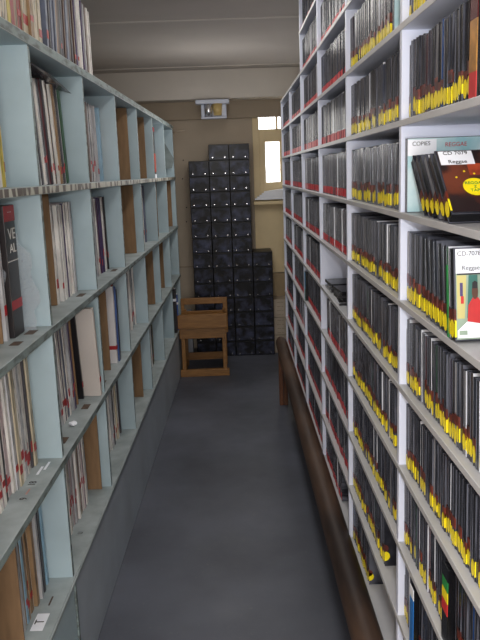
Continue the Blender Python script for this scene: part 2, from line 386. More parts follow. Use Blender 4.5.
# special things on the blue shelves
# black box set with red header and white letters
bsm = mat('black_box_board', srgb(34, 28, 30), .4, .1, 20)
bs = empty('record_box_set', (LX(1.725, -.05), 1.725, SZ[2]), LROT)
tag(bs, 'thick black record box set with red header and white VE AL lettering in plastic film', 'record box')
b = MB(); b.box(-.31, 0, -.038, .038, 0, .305, bsm, bev=.0015); b.build('box_case', bs)
b = MB(); b.box(.0003, .001, -.0375, .0375, .268, .3035, M['red']); b.build('red_header', bs)
b = MB(); b.box(.0003, .001, -.0375, .0375, .065, .086, M['red']); b.build('red_band', bs)
b = MB(); b.box(.0003, .001, -.0375, .0375, .176, .178, M['whiteink']); b.build('white_line', bs)
link('lettering', text_mesh('VE', .036, M['whiteink']), bs, (.0012, .004, .238), (PI/2, 0, PI/2)).scale = (1.35, 1, 1)
link('lettering', text_mesh('AL', .03, M['whiteink']), bs, (.0012, .004, .205), (PI/2, 0, PI/2)).scale = (1.35, 1, 1)
link('lettering', text_mesh('- - -', .016, M['whiteink']), bs, (.0013, .0, .29), (PI/2, 0, PI/2))
def film(name, z0, z1, x0, x1, y, label, seed):
    b = MB(); n = 10; rr = random.Random(seed); g = []
    for i in range(n+1):
        t = i/n; z = z0+(z1-z0)*t; bulge = (.012 if i in (3, 4) else 0)-(.03 if t > .85 else 0)
        g.append([b.bm.verts.new((x, rr.uniform(-.004, .004), z)) for x in (x0, x1-.03, x1+rr.uniform(-.006, .006)+bulge)])
    for i in range(n):
        for k in range(2):
            f = b.bm.faces.new((g[i][k], g[i][k+1], g[i+1][k+1], g[i+1][k])); f.material_index = b.mi(M['film'])
    o = b.build(name, None, (LX(y, 0), y, SZ[2]+.001)); o.rotation_euler = (0, 0, LROT)
    return tag(o, label, 'plastic sleeve')
film('plastic_sleeve', .0, .235, -.33, -.022, 1.768, 'crumpled clear plastic sleeve hanging out to the right of the black box set', 3)
film('plastic_sleeve', .06, .29, -.34, -.07, 1.683, 'crumpled clear plastic sleeve sticking out to the left of the black box set', 4)
# grey plastic sheet lying on the leaning records of the top shelf
b = MB()
pts = [(-.20, -.22, .0), (.0, -.28, .012), (.03, -.02, -.015), (.035, .19, -.04), (-.12, .05, .0)]
b.poly(pts, mat('grey_plastic_sheet', srgb(104, 102, 106), .25, .15, 14)); o = b.build('plastic_sheet', None, (LX(2.14, -.05), 2.14, 1.674))
tag(o, 'grey plastic sheet lying over the leaning records on the top shelf', 'plastic sheet')
# white boxed record facing the aisle
wbx = empty('boxed_record', (LX(2.375, -.003), 2.375, SZ[3]), LROT); wbx.rotation_euler = (rd(8), 0, LROT)
tag(wbx, 'large off-white record box showing its plain front, third shelf beside the brown divider', 'record box')
b = MB(); b.box(-.31, 0, -.012, .006, .002, .305, mat('off_white_board', srgb(206, 198, 192), .5, .04, 5), bev=.001); b.build('box_case', wbx)
b = MB(); b.box(-.30, -.002, .0062, .012, .002, .300, M['green']); b.build('back_sleeve', wbx)
b = MB(); b.box(.0002, .001, -.011, .005, .05, .066, M['red']); b.build('red_sticker', wbx)
link('lettering', text_mesh('11,344', .014, M['ink']), wbx, (-.245, -.0125, .272), (PI/2, 0, 0))
b = MB(); b.box(-LPH, 0, -.005, .005, 0, .30, lp_mesh['black'].materials[0], bev=.0008); o = b.build('record_sleeve'); place_lean(o, LX(2.335, -.055), 2.335, SZ[3], .010, rd(8), LROT)
tag(o, 'black record sleeve with red band just left of the off-white record box', 'record')
b = MB(); b.box(.0002, .001, -.006, .006, .04, .058, M['red']); b.build('red_sticker', o)
# bay 2 row 3 : white folder with red band and blue sleeve
fo = empty('record_folder', (LX(2.80, -.022), 2.80, SZ[3]), LROT); tag(fo, 'tall white record folder with red band, third shelf of the third blue bay', 'record folder')
b = MB(); b.box(-.31, 0, -.010, .010, 0, .30, mat('white_folder', srgb(215, 212, 214), .5, .03, 6), bev=.001); b.build('folder_cover', fo)
b = MB(); b.box(-.06, .001, -.0108, .0108, .055, .070, M['red']); b.build('red_band', fo)
b = MB(); b.box(-.058, -.046, -.0112, -.0104, .25, .27, lp_mesh['bluish grey'].materials[0]); b.build('printed_mark', fo)
for i, (c_, yy, h_, off, lb) in enumerate([('blue', 2.83, .295, -.018, 'blue record sleeve directly behind the white folder with red band'), ('black', 2.85, .28, -.018, 'black record sleeve behind the blue sleeve, third blue bay'), ('red', 2.87, .315, -.035, 'red record sleeve topmost behind the white folder, third blue bay')]):
    b = MB(); b.box(-LPH, 0, -.007, .007, 0, h_, lp_mesh[c_].materials[0], bev=.0008); o = b.build('record_sleeve', None, (LX(yy, off), yy, SZ[3])); o.rotation_euler = (0, 0, LROT); tag(o, lb, 'record')
# black and red item in the sixth bay, top shelf
o = empty('record_box_set', (LX(4.64, -.05), 4.64, SZ[1]), LROT); tag(o, 'black and orange-red record box standing on the top shelf in the sixth blue bay', 'record box')
b = MB(); b.box(-.3, 0, -.03, .03, 0, .30, bsm, bev=.001); b.build('box_case', o)
b = MB(); b.box(-.3, .001, -.0306, .0306, .035, .145, mat('orange_red_print', srgb(190, 66, 36), .5, .1, 20)); b.box(-.3, .001, -.0306, .0306, .275, .30, M['red']); b.build('red_panel', o)
b = MB(); b.box(-.06, .0012, -.031, .031, .0, .022, M['paper']); b.build('paper_label', o)
# grey folded bag in farthest bay
b = MB(); b.poly([(-.28, 0, .02), (.02, 0, .06), (.04, 0, .12), (-.02, 0, .23), (-.28, 0, .25)], mat('grey_bag_plastic', srgb(120, 132, 132), .35, .1, 20)); b.poly([(-.28, .02, .02), (.02, .02, .06), (.04, .0, .12), (-.02, .02, .23), (-.28, .02, .25)], M['film'])
o = b.build('plastic_bag', None, (LX(5.26, -.03), 5.26, SZ[1])); tag(o, 'folded grey plastic bag poking out of the farthest blue bay on the top shelf', 'bag')
# small red sticker piece + books at the far bottom
for i, (c_, yy, t_, h_, off, lb) in enumerate([('white', 4.80, .03, .29, -.02, 'white book standing on the bottom shelf at the far end of the blue unit'), ('pale grey', 4.85, .03, .30, -.015, 'pale grey book next to the white one, far end of the bottom blue shelf'),
        ('black', 4.915, .045, .30, .005, 'black book sticking out at the far end of the bottom blue shelf'), ('red', 4.96, .025, .29, .0, 'red book behind the black one at the far end of the bottom shelf'), ('blue', 4.995, .03, .25, .01, 'blue book last on the far end of the bottom blue shelf')]):
    b = MB(); b.box(-.25, 0, -t_/2, t_/2, 0, h_, lp_mesh[c_].materials[0], bev=.001, front={'z+': M['paper']}); b.box(-.249, .0008, -t_/2-.0004, t_/2+.0004, h_*.72, h_*.78, M['paper']); o = b.build('book', None, (LX(yy, off), yy, SZ[4])); o.rotation_euler = (0, 0, LROT); tag(o, lb, 'book', 'books at the far end of the bottom blue shelf')
# small crumpled paper on third shelf ledge
b = MB(); bmesh.ops.create_icosphere(b.bm, subdivisions=2, radius=.013)
for v in b.bm.verts: v.co *= R.uniform(.7, 1.1); v.co.z *= .6
b.mi(M['paper']); o = b.build('crumpled_paper', None, (LX(2.07, -.03), 2.07, SZ[3]+.008)); tag(o, 'small crumpled scrap of white paper on the third blue shelf ledge', 'paper')

# ------------------------------------------------------------------ RIGHT: white CD shelving
XS = .2924
QY = [.703+.6187*i for i in range(7)]           # uprights
def RZ(j): return 1.306-.157*(j-2)              # shelf top z
TH = .011
RD = .17
def cd_unit(ya_i, yb_i, jtop, name, label):
    y0_ = QY[ya_i]; Lr = QY[yb_i]-y0_
    u = empty(name, (XS, y0_, 0)); tag(u, label, 'shelf')
    ztop = min(RZ(jtop), ZC-.004)
    for i in range(ya_i, yb_i+1):
        yy = QY[i]-y0_
        if name.startswith('low') or True:
            s0 = yy-.008; s1 = yy+.008
            if i == ya_i and ya_i > 0: s0 = yy+.0085; s1 = yy+.016
        b = MB(); b.box(.001, RD, s0, s1, .345, ztop, M['white'], bev=.001); b.build('upright', u)
    j = jtop
    first = True
    while j <= 8:
        z = RZ(j) if j != jtop else ztop
        e0 = .009 if ya_i > 0 else -.009
        b = MB(); b.box(-.001, RD, e0, Lr+.009, z-TH, z, M['white'], bev=.001, front={'x-': M['white_edge'], 'z+': M['white_edge']}); b.build('shelf' if not first else 'top_board', u)
        first = False; j += 1
    b = MB(); b.box(RD, RD+.006, .009 if ya_i > 0 else -.009, Lr+.009, 0, ztop, M['white']); b.build('back_panel', u)
    b = MB(); b.box(.07, RD, .01 if ya_i > 0 else 0, Lr, .0, RZ(8)-TH-.008, M['darkkick']); b.build('plinth', u)
    return u
cd_unit(0, 4, -3, 'tall_disc_shelving', 'tall white shelving unit packed with CD cases along the right side')
cd_unit(4, 6, -1, 'low_disc_shelving', 'lower white shelving unit with red-stickered CD cases at the far right end')

# CD cases
CH, CD_, = .125, .140
plas = mat('clear_case_plastic', srgb(92, 94, 104), .22, .2, 12, coat=.1, spec=.3, stretch=(1, 60, .6), col2=srgb(34, 35, 42), lo=.42, hi=.6)
plas2 = mat('bright_case_plastic', srgb(206, 208, 216), .2, .1, 20, coat=.5)
cd_cols = [('black', (24, 24, 28), 22), ('dark grey', (50, 51, 58), 22), ('charcoal', (36, 34, 40), 14), ('slate blue', (50, 58, 76), 6), ('brown', (56, 40, 34), 7), ('pale grey', (150, 150, 158), 3),
           ('white', (205, 205, 210), 2), ('dark red', (104, 26, 28), 2), ('blue', (40, 90, 170), 1), ('green', (26, 100, 56), 1), ('violet grey', (84, 74, 100), 3)]
def cd_geo(b, m_in, T=None, thin=False, m_edge=plas):
    # local: x 0 = spine, +x into shelf; y -0.005..0.005 ; z up.  lid, tray, lid
    b.box(0, CD_, -.005, -.0037, 0, CH, m_edge, T=T)
    b.box(.0006, CD_-.002, -.0037, .0037, .0006, CH-.0008, m_in, T=T, front={'z+': plas})
    b.box(0, CD_, .0037, .005, 0, CH, plas, T=T)
cd_in = {}; cd_mesh = {}
for n_, c_, _ in cd_cols:
    cd_in[n_] = mat('tray_'+n_.replace(' ', '_'), srgb(*[v_*.8 for v_ in c_]), .26, .12, 30, stretch=(1, 20, .5), coat=.05, spec=.3)
    b = MB(); cd_geo(b, cd_in[n_]); cd_mesh[n_] = b.data('disc_case'); b = MB(); cd_geo(b, cd_in[n_], m_edge=plas2); cd_mesh[n_+'2'] = b.data('disc_case')
cn_ = [c[0] for c in cd_cols]; cw_ = [c[2] for c in cd_cols]
def half_disc(b, r, zc, m, y, sx=1.0, n=10, T=None):
    pts = [(-.0004, y, zc-r)]+[(r*sx*math.sin(PI*i/n), y, zc-r*math.cos(PI*i/n)) for i in range(1, n)]+[(-.0004, y, zc+r)]
    if T is not None: pts = [T @ Vector(p) for p in pts]
    b.poly(pts, m)
def oval(b, hw, r, zc, m, x=-.0006, T=None, n=12, yo=0):
    pts = [(x, yo+hw*math.cos(2*PI*i/n), zc+r*math.sin(2*PI*i/n)) for i in range(n)]
    if T is not None: pts = [T @ Vector(p) for p in pts]
    b.poly(pts, m)
def yst(b, T=None, th=.005):
    oval(b, .0046, .0125, .0165, M['yellow'], -.0009, T, yo=-.0006)
    half_disc(b, .0115, .0165, M['yellow'], -.0052, T=T)
def rst(b, T=None):
    b.box(-.0006, .0, -.0042, .0042, .024, .041, M['darkred'], T=T)
    half_disc(b, .0085, .0325, M['darkred'], -.0052, T=T)
def far_st(b, T=None):
    b.box(-.0006, 0, -.0046, .0046, .003, .025, M['redband'], T=T)
b = MB(); yst(b); ysm = b.data('yellow_sticker')
b = MB(); rst(b); rsm = b.data('dark_red_sticker')
b = MB(); far_st(b); fsm = b.data('red_sticker')

cases = []     # (bay, j, y, t, lean, x, colour, kind, h)
def cd_row(bay, j, ya, yb, lean=0, th=(.011, .019), cols=None, xj=.003, full=1.0, hs=(.95, 1.0)):
    """fills from the far end (yb) towards the camera (ya)"""
    y = yb; last = None
    while True:
        t = R.uniform(*th); dy = t/math.cos(lean)+.0004
        if y-dy < ya: break
        while True:
            c = R.choice(cols) if cols else R.choices(cn_, cw_, k=1)[0]
            if c not in ('white', 'red', 'blue', 'green') or c != last: break
        last = c
        cases.append([bay, j, y-dy, t, lean, XS+.011+R.uniform(0, xj), c, R.uniform(*hs), dy])
        y -= dy
# bay index 0: nearest (QY0..1), bay 1, 2 ... ; lean: positive = top towards camera, negative = away
g = .0095
def B(k): return QY[k]+g, QY[k+1]-g
a0, b0 = B(0)
for j in (-2, -1, 0, 1, 4, 5, 6, 7, 8):
    if j == 6: cd_row(0, j, a0, .982, rd(-2), th=(.010, .015)); cd_row(0, j, 1.02, b0-.004, rd(-2), th=(.010, .015))
    elif j in (4, 5): cd_row(0, j, a0+.03, b0-.004, rd(-4) if j == 4 else rd(-2), th=(.010, .015))
    elif j == 1: cd_row(0, j, a0, .917, 0, th=(.013, .021)); cd_row(0, j, .948, b0, 0, th=(.013, .021))
    elif j == 7: cd_row(0, j, a0, 1.19, 0, th=(.010, .016)); cd_row(0, j, 1.226, b0, rd(-2), th=(.010, .016))
    else: cd_row(0, j, a0, b0, 0, th=(.012, .02))
# j == 3: upright then leaning
cd_row(0, 3, 1.178, b0, 0, th=(.013, .018))
a1, b1 = B(1)
glossy = ['dark grey', 'pale grey', 'slate blue', 'charcoal', 'violet grey', 'dark grey', 'pale grey']  # paler spine tones, the row's glare put into its colours
for j in range(-2, 9):
    if j == 2: cd_row(1, j, a1, b1-.01, 0, th=(.014, .024), cols=glossy)
    elif j == 5: cd_row(1, j, a1+.05, b1, rd(-3), th=(.011, .017))
    elif j == 8: cd_row(1, j, a1+.35, b1, 0); cd_row(1, j, a1, a1+.05, 0)
    elif j == 7: cd_row(1, j, a1+.16, b1, rd(-2), th=(.010, .017))
    elif j == 0: cd_row(1, j, a1+.12, b1, 0, th=(.011, .017), cols=['black', 'brown', 'charcoal', 'brown', 'dark grey', 'black', 'dark red'])
    else: cd_row(1, j, a1+.01, b1, rd(-1) if j > 3 else 0, th=(.012, .019))
for bay in (2, 3, 4, 5):
    A_, B_ = B(bay)
    if bay == 4: A_ += .008
    for j in range(-2, 9):
        if bay >= 4 and j < 0: continue
        if bay == 2 and j == 4: continue
        if bay == 2 and j == 8: cd_row(bay, j, A_+.2, B_, rd(-6)); continue
        if bay == 2 and j == 5: cd_row(bay, j, A_+.02, B_-.08, rd(-4)); continue
        if bay == 3 and j == 5: B_2 = 3.118
        else: B_2 = B_
        cd_row(bay, j, A_+R.uniform(0, .04), B_2, R.choice([0, 0, rd(-1), rd(-2)]), th=(.011, .02))
# choose the 290 that show largest: those inside the frame nearest the camera
def project(p):
    v = Vector(p)-Vector((0, 0, CZ)); w_ = v.dot(fw)
    if w_ <= .05: return None
    return 240+F*v.dot(rt2)/w_, 320-F*v.dot(up2)/w_
def seen(c):
    z = RZ(c[1]); p = [project((c[5], c[2]+c[8]/2, z+h)) for h in (0, CH)]
    return all(p) and any(-4 < q[0] < 484 for q in p) and min(q[1] for q in p) < 640 and max(q[1] for q in p) > 0
vis = sorted([i for i, c in enumerate(cases) if seen(c)], key=lambda i: cases[i][2])
single = set(vis[:285])
rown = {-3: 'very top', -2: 'very top', -1: 'topmost', 0: 'first', 1: 'second', 2: 'third', 3: 'fourth', 4: 'fifth', 5: 'sixth', 6: 'seventh', 7: 'eighth', 8: 'lowest'}
stuff = {}
ordn = {}
order = sorted(range(len(cases)), key=lambda i: (cases[i][0], cases[i][1], -cases[i][2]))
fars = sorted(range(len(cases)), key=lambda i: (cases[i][0], cases[i][1], cases[i][2]))
sm = MB()
def Tm(c):
    s = 1 if c[4] >= 0 else -1
    yp = c[2] if s > 0 else c[2]+c[8]
    loc = Vector((c[5], yp+s*c[3]/2*math.cos(c[4]), RZ(c[1])+abs(c[3]/2*math.sin(c[4]))+.0004))
    return loc, Matrix.Translation(loc) @ Matrix.Rotation(c[4], 4, 'X') @ Matrix.Diagonal((1, c[3]/.010, c[7], 1))
for i in fars:
    c = cases[i]
    loc, T4 = Tm(c)
    near = c[0] <= 1
    if i in single:
        key = (c[0], c[1])
        o = bpy.data.objects.new('disc_case', cd_mesh[c[6]+('2' if R.random() < .14 else '')]); C.objects.link(o)
        o.location = loc; o.rotation_euler = (c[4], 0, 0); o.scale = (1, c[3]/.010, c[7])
        c.append(o)
        r = R.random()
        if r < .84:
            k = bpy.data.objects.new('yellow_sticker', ysm); C.objects.link(k); k.parent = o; k.location = (0, 0, R.uniform(-.003, .007))
            if R.random() < .85: k2 = bpy.data.objects.new('dark_red_sticker', rsm); C.objects.link(k2); k2.parent = o; k2.location = (0, 0, R.uniform(-.004, .009))
            c.append(1)
        else: c.append(0)
    else:
        cd_geo(sm, cd_in[c[6]], T=T4, m_edge=plas2 if R.random() < .12 else plas)
        if near:
            if R.random() < .82: yst(sm, T4 @ Matrix.Translation((0, 0, R.uniform(-.003, .007))))
            if R.random() < .85: rst(sm, T4 @ Matrix.Translation((0, 0, R.uniform(-.002, .008))))
        elif R.random() < .9: far_st(sm, T4)
o = sm.build('disc_cases'); tag(o, 'hundreds of small CD cases filling the farther white shelves, most with red stickers', 'cd cases', None, 'stuff')
for i in order:
    c = cases[i]
    if i not in single: continue
    key = (c[0], c[1])
    if c[0] == 0:    # counted from the near upright (left in the picture) towards the right edge
        ordn[key] = ordn.get(key, 0)+1
        ph = '%s right of the near upright' % ORD[ordn[key]-1]
    else: continue
    tag(c[9], '%s CD case%s, %s, %s shelf' % (c[6], ' with yellow sticker' if c[10] else '', ph, rown[c[1]]), 'cd case', 'CD cases in the nearest white bay')
for i in fars:
    c = cases[i]
    if i not in single or c[0] == 0: continue
    key = (c[0], c[1]); ordn[key] = ordn.get(key, 0)+1
    tag(c[9], '%s CD case%s, %s left of the near upright, %s shelf' % (c[6], ' with yellow sticker' if c[10] else '', ORD[ordn[key]-1], rown[c[1]]), 'cd case', 'CD cases just left of the near upright')

# leaning cases with visible covers ---------------------------------
def lean_case(y, j, lean, colr, label, t=.012, x=.008, stick=True, z=None):
    o = empty('disc_case')
    place_lean(o, XS+x, y, RZ(j), t, lean)
    b = MB(); cd_geo(b, cd_in[colr], T=Matrix.Diagonal((1, t/.010, 1, 1)), m_edge=plas2 if stick == 2 else plas); b.build('case_shell', o)
    if stick:
        k = link('yellow_sticker', ysm, o, (-.0002, 0, 0)); k.scale = (1, t/.010, 1)
        k = link('dark_red_sticker', rsm, o, (-.0002, 0, .002)); k.scale = (1, t/.010, 1)
    tag(o, label, 'cd case', 'leaning CD cases in the nearest white bay'); return o
def on_face(o, t, build, name, dy=.0004):
    b = MB(); build(b, -t/2-dy); return b.build(name, o)
ORANGE = mat('orange_print', srgb(186, 76, 40), .4, .2, 40, col2=srgb(96, 36, 26)); NIGHT = mat('dark_cover_print', srgb(104, 50, 30), .35, .3, 22, col2=srgb(34, 20, 20), coat=.2, lo=.45, hi=.62)
PASTEL = mat('pastel_print', srgb(206, 222, 226), .4, .12, 22, col2=srgb(150, 196, 204))
SKIN = mat('brown_print', srgb(88, 54, 38), .5, .1, 20); REDP = mat('red_print', srgb(196, 44, 44), .5, .1, 20); GRP = mat('grey_green_print', srgb(150, 170, 150), .5, .12, 12)
OLIVE = mat('olive_print', srgb(196, 186, 120), .5, .1, 12); TEAL = mat('teal_print', srgb(54, 110, 100), .5, .1, 12); VIO = mat('violet_print', srgb(74, 60, 110), .5, .1, 12)
# shelf 3 of nearest bay (j=2)
o = lean_case(1.302, 2, rd(-.5), 'pale grey', 'pastel CD case marked COPIES standing behind the leaning cases', t=.012, x=.006, stick=False)
b = MB(); y_ = -.0065; b.box(.001, .138, y_-.0003, y_, .001, .124, PASTEL); b.build('cover', o)
b = MB(); b.box(.001, .05, y_-.0006, y_-.0003, .095, .122, M['paper']); b.build('paper_label', o)
b = MB(); b.box(.13, .134, y_-.0006, y_-.0003, .095, .122, M['ink']); b.build('dark_edge_strip', o)
link('lettering', text_mesh('COPIES', .0095, M['ink'], .0002), o, (.024, y_-.0009, .115), (PI/2, 0, 0))
link('lettering', text_mesh('REGGAE', .010, REDP, .0002), o, (.083, y_-.0009, .112), (PI/2, 0, 0))
k = 0
labs = ['brown leaning CD case just left of the leaning group on the third shelf', 'dark leaning CD case, second of the leaning group on the third shelf', 'dark grey leaning CD case, third of the leaning group on the third shelf',
        'brown leaning CD case with tall label behind, fourth of the leaning group', 'grey leaning CD case, fifth of the leaning group on the third shelf']
for y_, c_, lb in zip([1.185, 1.150, 1.115, 1.080, 1.045], ['charcoal', 'brown', 'black', 'pale grey', 'brown'], labs):
    o = lean_case(y_, 2, rd(-48), c_, lb, t=.0165, x=.010-.002*k, stick=True); k += 1
    if k == 4:
        b = MB(); b.box(.004, .07, -.0089, -.0088, .10, .122, M['paper']); b.build('paper_label', o)
        link('lettering', text_mesh('CD 7081', .010, M['ink'], .0002), o, (.036, -.0095, .112), (PI/2, 0, 0))
o = lean_case(1.008, 2, rd(-48), 'black', 'leaning CD case with dark orange cover and round yellow sticker, third shelf', t=.02, x=-.002)
y_ = -.0104
b = MB(); b.box(.002, .138, y_-.0004, y_, .002, .123, NIGHT); b.build('cover', o)
b = MB(); b.box(.04, .118, y_-.0006, y_-.0004, .072, .095, ORANGE); 
for q in range(9): b.cyl((.02+.013*q, y_-.001, .068+.012*math.sin(q*1.3)), (.02+.013*q, y_-.0006, .068+.012*math.sin(q*1.3)), .0016, .0016, M['yellow'], 8)
b.build('cover_lights', o)
b = MB(); b.box(.004, .052, y_-.0008, y_-.0004, .094, .122, M['paper']); b.build('paper_label', o)
link('lettering', text_mesh('CD 7079', .0095, M['ink'], .0002), o, (.028, y_-.001, .1175), (PI/2, 0, 0))
link('lettering', text_mesh('Reggae', .0095, M['ink'], .0002), o, (.028, y_-.001, .0995), (PI/2, 0, 0))
b = MB(); pts = [(.042+.017*math.cos(a*PI/12), y_-.0012, .048+.017*math.sin(a*PI/12)) for a in range(24)]; b.poly(pts, M['yellow']); b.build('round_yellow_sticker', o)
link('lettering', text_mesh('REGGAE\nZ\nTAPE', .0072, M['green'], .0002), o, (.042, y_-.0014, .048), (PI/2, 0, 0))
# shelf 4 (j=3)
k = 0
for y_, c_, lb in zip([1.150, 1.121, 1.092, 1.062, 1.034], ['charcoal', 'dark grey', 'slate blue', 'black', 'dark grey'],
        ['charcoal CD case, first of the slightly leaning group on the fourth shelf', 'dark grey CD case, second of the slightly leaning group on the fourth shelf', 'slate CD case, third of the slightly leaning group on the fourth shelf',
         'black CD case left of the bright green spine, fourth shelf', 'dark grey CD case directly left of the bright green spine, fourth shelf']):
    lean_case(y_, 3, rd(-8), c_, lb, t=.020, x=.006-.001*k); k += 1
o = lean_case(1.010, 3, rd(-8), 'green', 'CD case with bright green spine and white edges, fourth shelf', t=.014, x=.0, stick=2)
b = MB(); b.box(-.0012, -.0004, -.0035, .0035, .0, .1, M['green']); b.build('green_strip', o)
o = lean_case(.991, 3, rd(-8), 'black', 'leaning CD case with cover of person in red shirt, fourth shelf', t=.022, x=-.001)
y_ = -.0114
def P2(b, pts, m, lay, sx=.5): b.poly([(x*sx+.001, y_-.0004-.0002*lay, z) for x, z in pts], m)
b = MB()
b.box(.002, .138, y_-.0003, y_, .002, .123, GRP)
P2(b, [(.004, .03), (.024, .03), (.03, .088), (.004, .088)], OLIVE, 1); P2(b, [(.03, .03), (.06, .03), (.06, .088), (.036, .088)], TEAL, 1); P2(b, [(.012, .06), (.02, .06), (.02, .078), (.012, .078)], VIO, 2); P2(b, [(.014, .05), (.022, .05), (.022, .06), (.014, .06)], REDP, 2)
P2(b, [(.03, .02), (.075, .02), (.072, .05), (.06, .058), (.046, .058), (.034, .048)], REDP, 3)
P2(b, [(.052+.0085*math.cos(a*PI/8), .066+.0105*math.sin(a*PI/8)) for a in range(16)], SKIN, 4)
P2(b, [(.0445, .07), (.0595, .07), (.059, .078), (.052, .0805), (.045, .078)], M['ink'], 5)
P2(b, [(.004, .004), (.075, .004), (.075, .022), (.03, .026), (.004, .014)], M['paper'], 6); P2(b, [(.008, .008), (.03, .008), (.03, .014), (.008, .014)], GRP, 7)
P2(b, [(.002, .0885), (.138, .0885), (.138, .0905), (.002, .0905)], M['ink'], 7, 1)
b.build('cover', o)
b = MB(); b.box(.002, .09, y_-.0008, y_-.0003, .0905, .123, M['paper']); b.build('paper_label', o)
link('lettering', text_mesh('CD-7078', .0085, M['ink'], .0002), o, (.020, y_-.001, .1165), (PI/2, 0, 0))
link('lettering', text_mesh('Reggae', .0085, M['ink'], .0002), o, (.022, y_-.001, .0975), (PI/2, 0, 0))
# portrait cover, bay 1, shelf j=0
o = lean_case(1.43, 0, rd(0), 'black', 'CD case showing a portrait cover, first shelf left of the near upright', t=.012, x=.012, stick=False)
y_ = -.0066
b = MB(); b.box(.001, .138, y_-.0003, y_, .001, .124, PASTEL)
P2(b, [(.02, .002), (.10, .002), (.09, .04), (.06, .055), (.035, .045)], VIO, 1, .8); P2(b, [(.06+.022*math.cos(a*PI/8), .075+.028*math.sin(a*PI/8)) for a in range(16)], SKIN, 2, .8)
b.build('cover', o)
# flat stack in the otherwise empty cell of bay 2, shelf j=4
for i in range(4):
    b = MB(); b.box(0, .142, -.0625, .0625, 0, .009, cd_in['charcoal'], bev=.0006, front={'x-': plas2 if i == 0 else cd_in['black']})
    o = b.build('disc_case', None, (XS+.008+.004*(i % 2), 2.19+.008*i, RZ(4)+.0004+.0094*i)); o.rotation_euler = (0, 0, rd((-3, 5, -2, 4, 1)[i]))
    tag(o, 'CD case lying flat, %s from the bottom of nearer pile on emptier shelf' % ORD[i], 'cd case', 'CD cases lying flat on the emptier white shelf')
# second pile further in that cell
for i in range(3):
    b = MB(); b.box(0, .142, -.0625, .0625, 0, .009, cd_in['dark grey'], bev=.0006)
    o = b.build('disc_case', None, (XS+.012, 2.43, RZ(4)+.0004+.0094*i)); o.rotation_euler = (0, 0, rd((2, -4, 3)[i]))
    tag(o, 'CD case lying flat, %s from the bottom of farther pile on emptier shelf' % ORD[i], 'cd case', 'CD cases lying flat on the emptier white shelf')
# accents: cyan, blue, rasta taped cases as coloured spine papers
def accent(bay_y, j, segs, t, label, h=CH, x=.002):
    o = empty('disc_case', (XS+x, bay_y, RZ(j)+.0004)); b = MB(); b.box(0.0005, .14, -t/2, t/2, 0, h, cd_in['black'], bev=.0006); b.build('case_shell', o)
    b = MB()
    for z0, z1, m in segs: b.box(-.0006, .0005, -t/2, t/2, z0, z1, m)
    b.build('spine_paper', o); tag(o, label, 'cd case')
CY = mat('cyan_print', srgb(40, 140, 190), .4, .08, 20); BL = mat('bright_blue_print', srgb(40, 120, 200), .4, .08, 20)
accent(.9325, 1, [(0, .03, REDP), (.03, .09, mat('gold_print', srgb(170, 120, 50), .4, .2, 60)), (.09, .125, cd_in['dark red'])], .027, 'gold and dark red boxed CD at the right end of the second shelf')
accent(1.206, 7, [(0, .105, BL), (.105, .125, M['paper'])], .026, 'thick bright blue CD case with white top, eighth shelf by the near upright')
accent(1.003, 6, [(0, .05, cd_in['black']), (.05, .07, REDP), (.07, .088, M['yellow']), (.088, .105, M['green']), (.105, .125, cd_in['black'])], .028, 'black CD case banded green yellow and red, seventh shelf of the nearest bay')
accent(3.145, 5, [(0, .05, TEAL), (.05, .12, CY)], .03, 'cyan and green CD case standing at the far end of a red-stickered shelf')
# ------------------------------------------------------------------ bench rail along the white shelves
bench = empty('wooden_bench', (.262, 2.6, 0)); tag(bench, 'long narrow dark wooden bench with rounded top along the white shelving', 'bench')
b = MB()
prof = []
for a in range(20):
    t = 2*PI*a/20; prof.append((.035*math.cos(t)*1.0, .037*math.sin(t)))
rings = []
ys = [-1.9, -1.89]+[-1.8+.36*i for i in range(0, 10)]+[1.80, 1.84, 1.868, 1.88]
for y in ys:
    s = 1.0
    if y > 1.8: s = math.sqrt(max(.02, 1-((y-1.8)/.081)**2))
    rings.append([b.bm.verts.new((px*s, y, .357+pz*s)) for px, pz in prof])
for i in range(len(rings)-1):
    for k in range(20):
        f = b.bm.faces.new((rings[i][k], rings[i][(k+1) % 20], rings[i+1][(k+1) % 20], rings[i+1][k])); f.smooth = True
b.bm.faces.new(rings[0]); b.bm.faces.new(rings[-1]); b.mi(M['railwood'])
b.build('rail', bench)
for y in (1.70, -1.4):
    for sx in (0,):
        b = MB(); b.box(-.026, -.002, y-.02, y+.02, 0, .335, M['legwood'], bev=.002); b.build('leg', bench)
        b = MB(); b.box(.001, .024, y-.02, y+.02, 0, .335, M['legwood'], bev=.002); b.build('leg', bench)

# ------------------------------------------------------------------ low wooden chair
ch = empty('wooden_chair', (-.238, 5.0, 0), rd(1)); tag(ch, 'low square-framed wooden chair standing before the black drawer boxes at the aisle end', 'chair')
cwd = M['chairwood']
def cb(name, x0, x1, y0_, y1_, z0, z1):
    b = MB(); b.box(x0, x1, y0_, y1_, z0, z1, cwd, bev=.003); b.build(name, ch)
cb('leg', -.155, -.128, 0, .03, .03, .36); cb('leg', .128, .155, 0, .03, .03, .36)
cb('leg', -.15, -.125, .31, .335, 0, .42); cb('leg', .135, .16, .31, .335, 0, .42)
cb('sled_base', -.17, .17, -.008, .028, 0, .048); cb('stretcher', -.13, .14, .315, .33, .04, .095)
cb('side_rail', -.152, -.13, .03, .31, .012, .04); cb('side_rail', .132, .154, .03, .31, .012, .04)
cb('apron', -.165, .155, -.003, .018, .27, .345)
cb('seat_board', -.172, .165, -.022, .012, .345, .44)
cb('seat', -.15, .15, .02, .31, .30, .315)
cb('side_rail', -.155, -.138, .02, .31, .30, .37); cb('side_rail', .14, .157, .02, .31, .30, .37)
cb('backrest', -.15, .165, .315, .34, .455, .50)
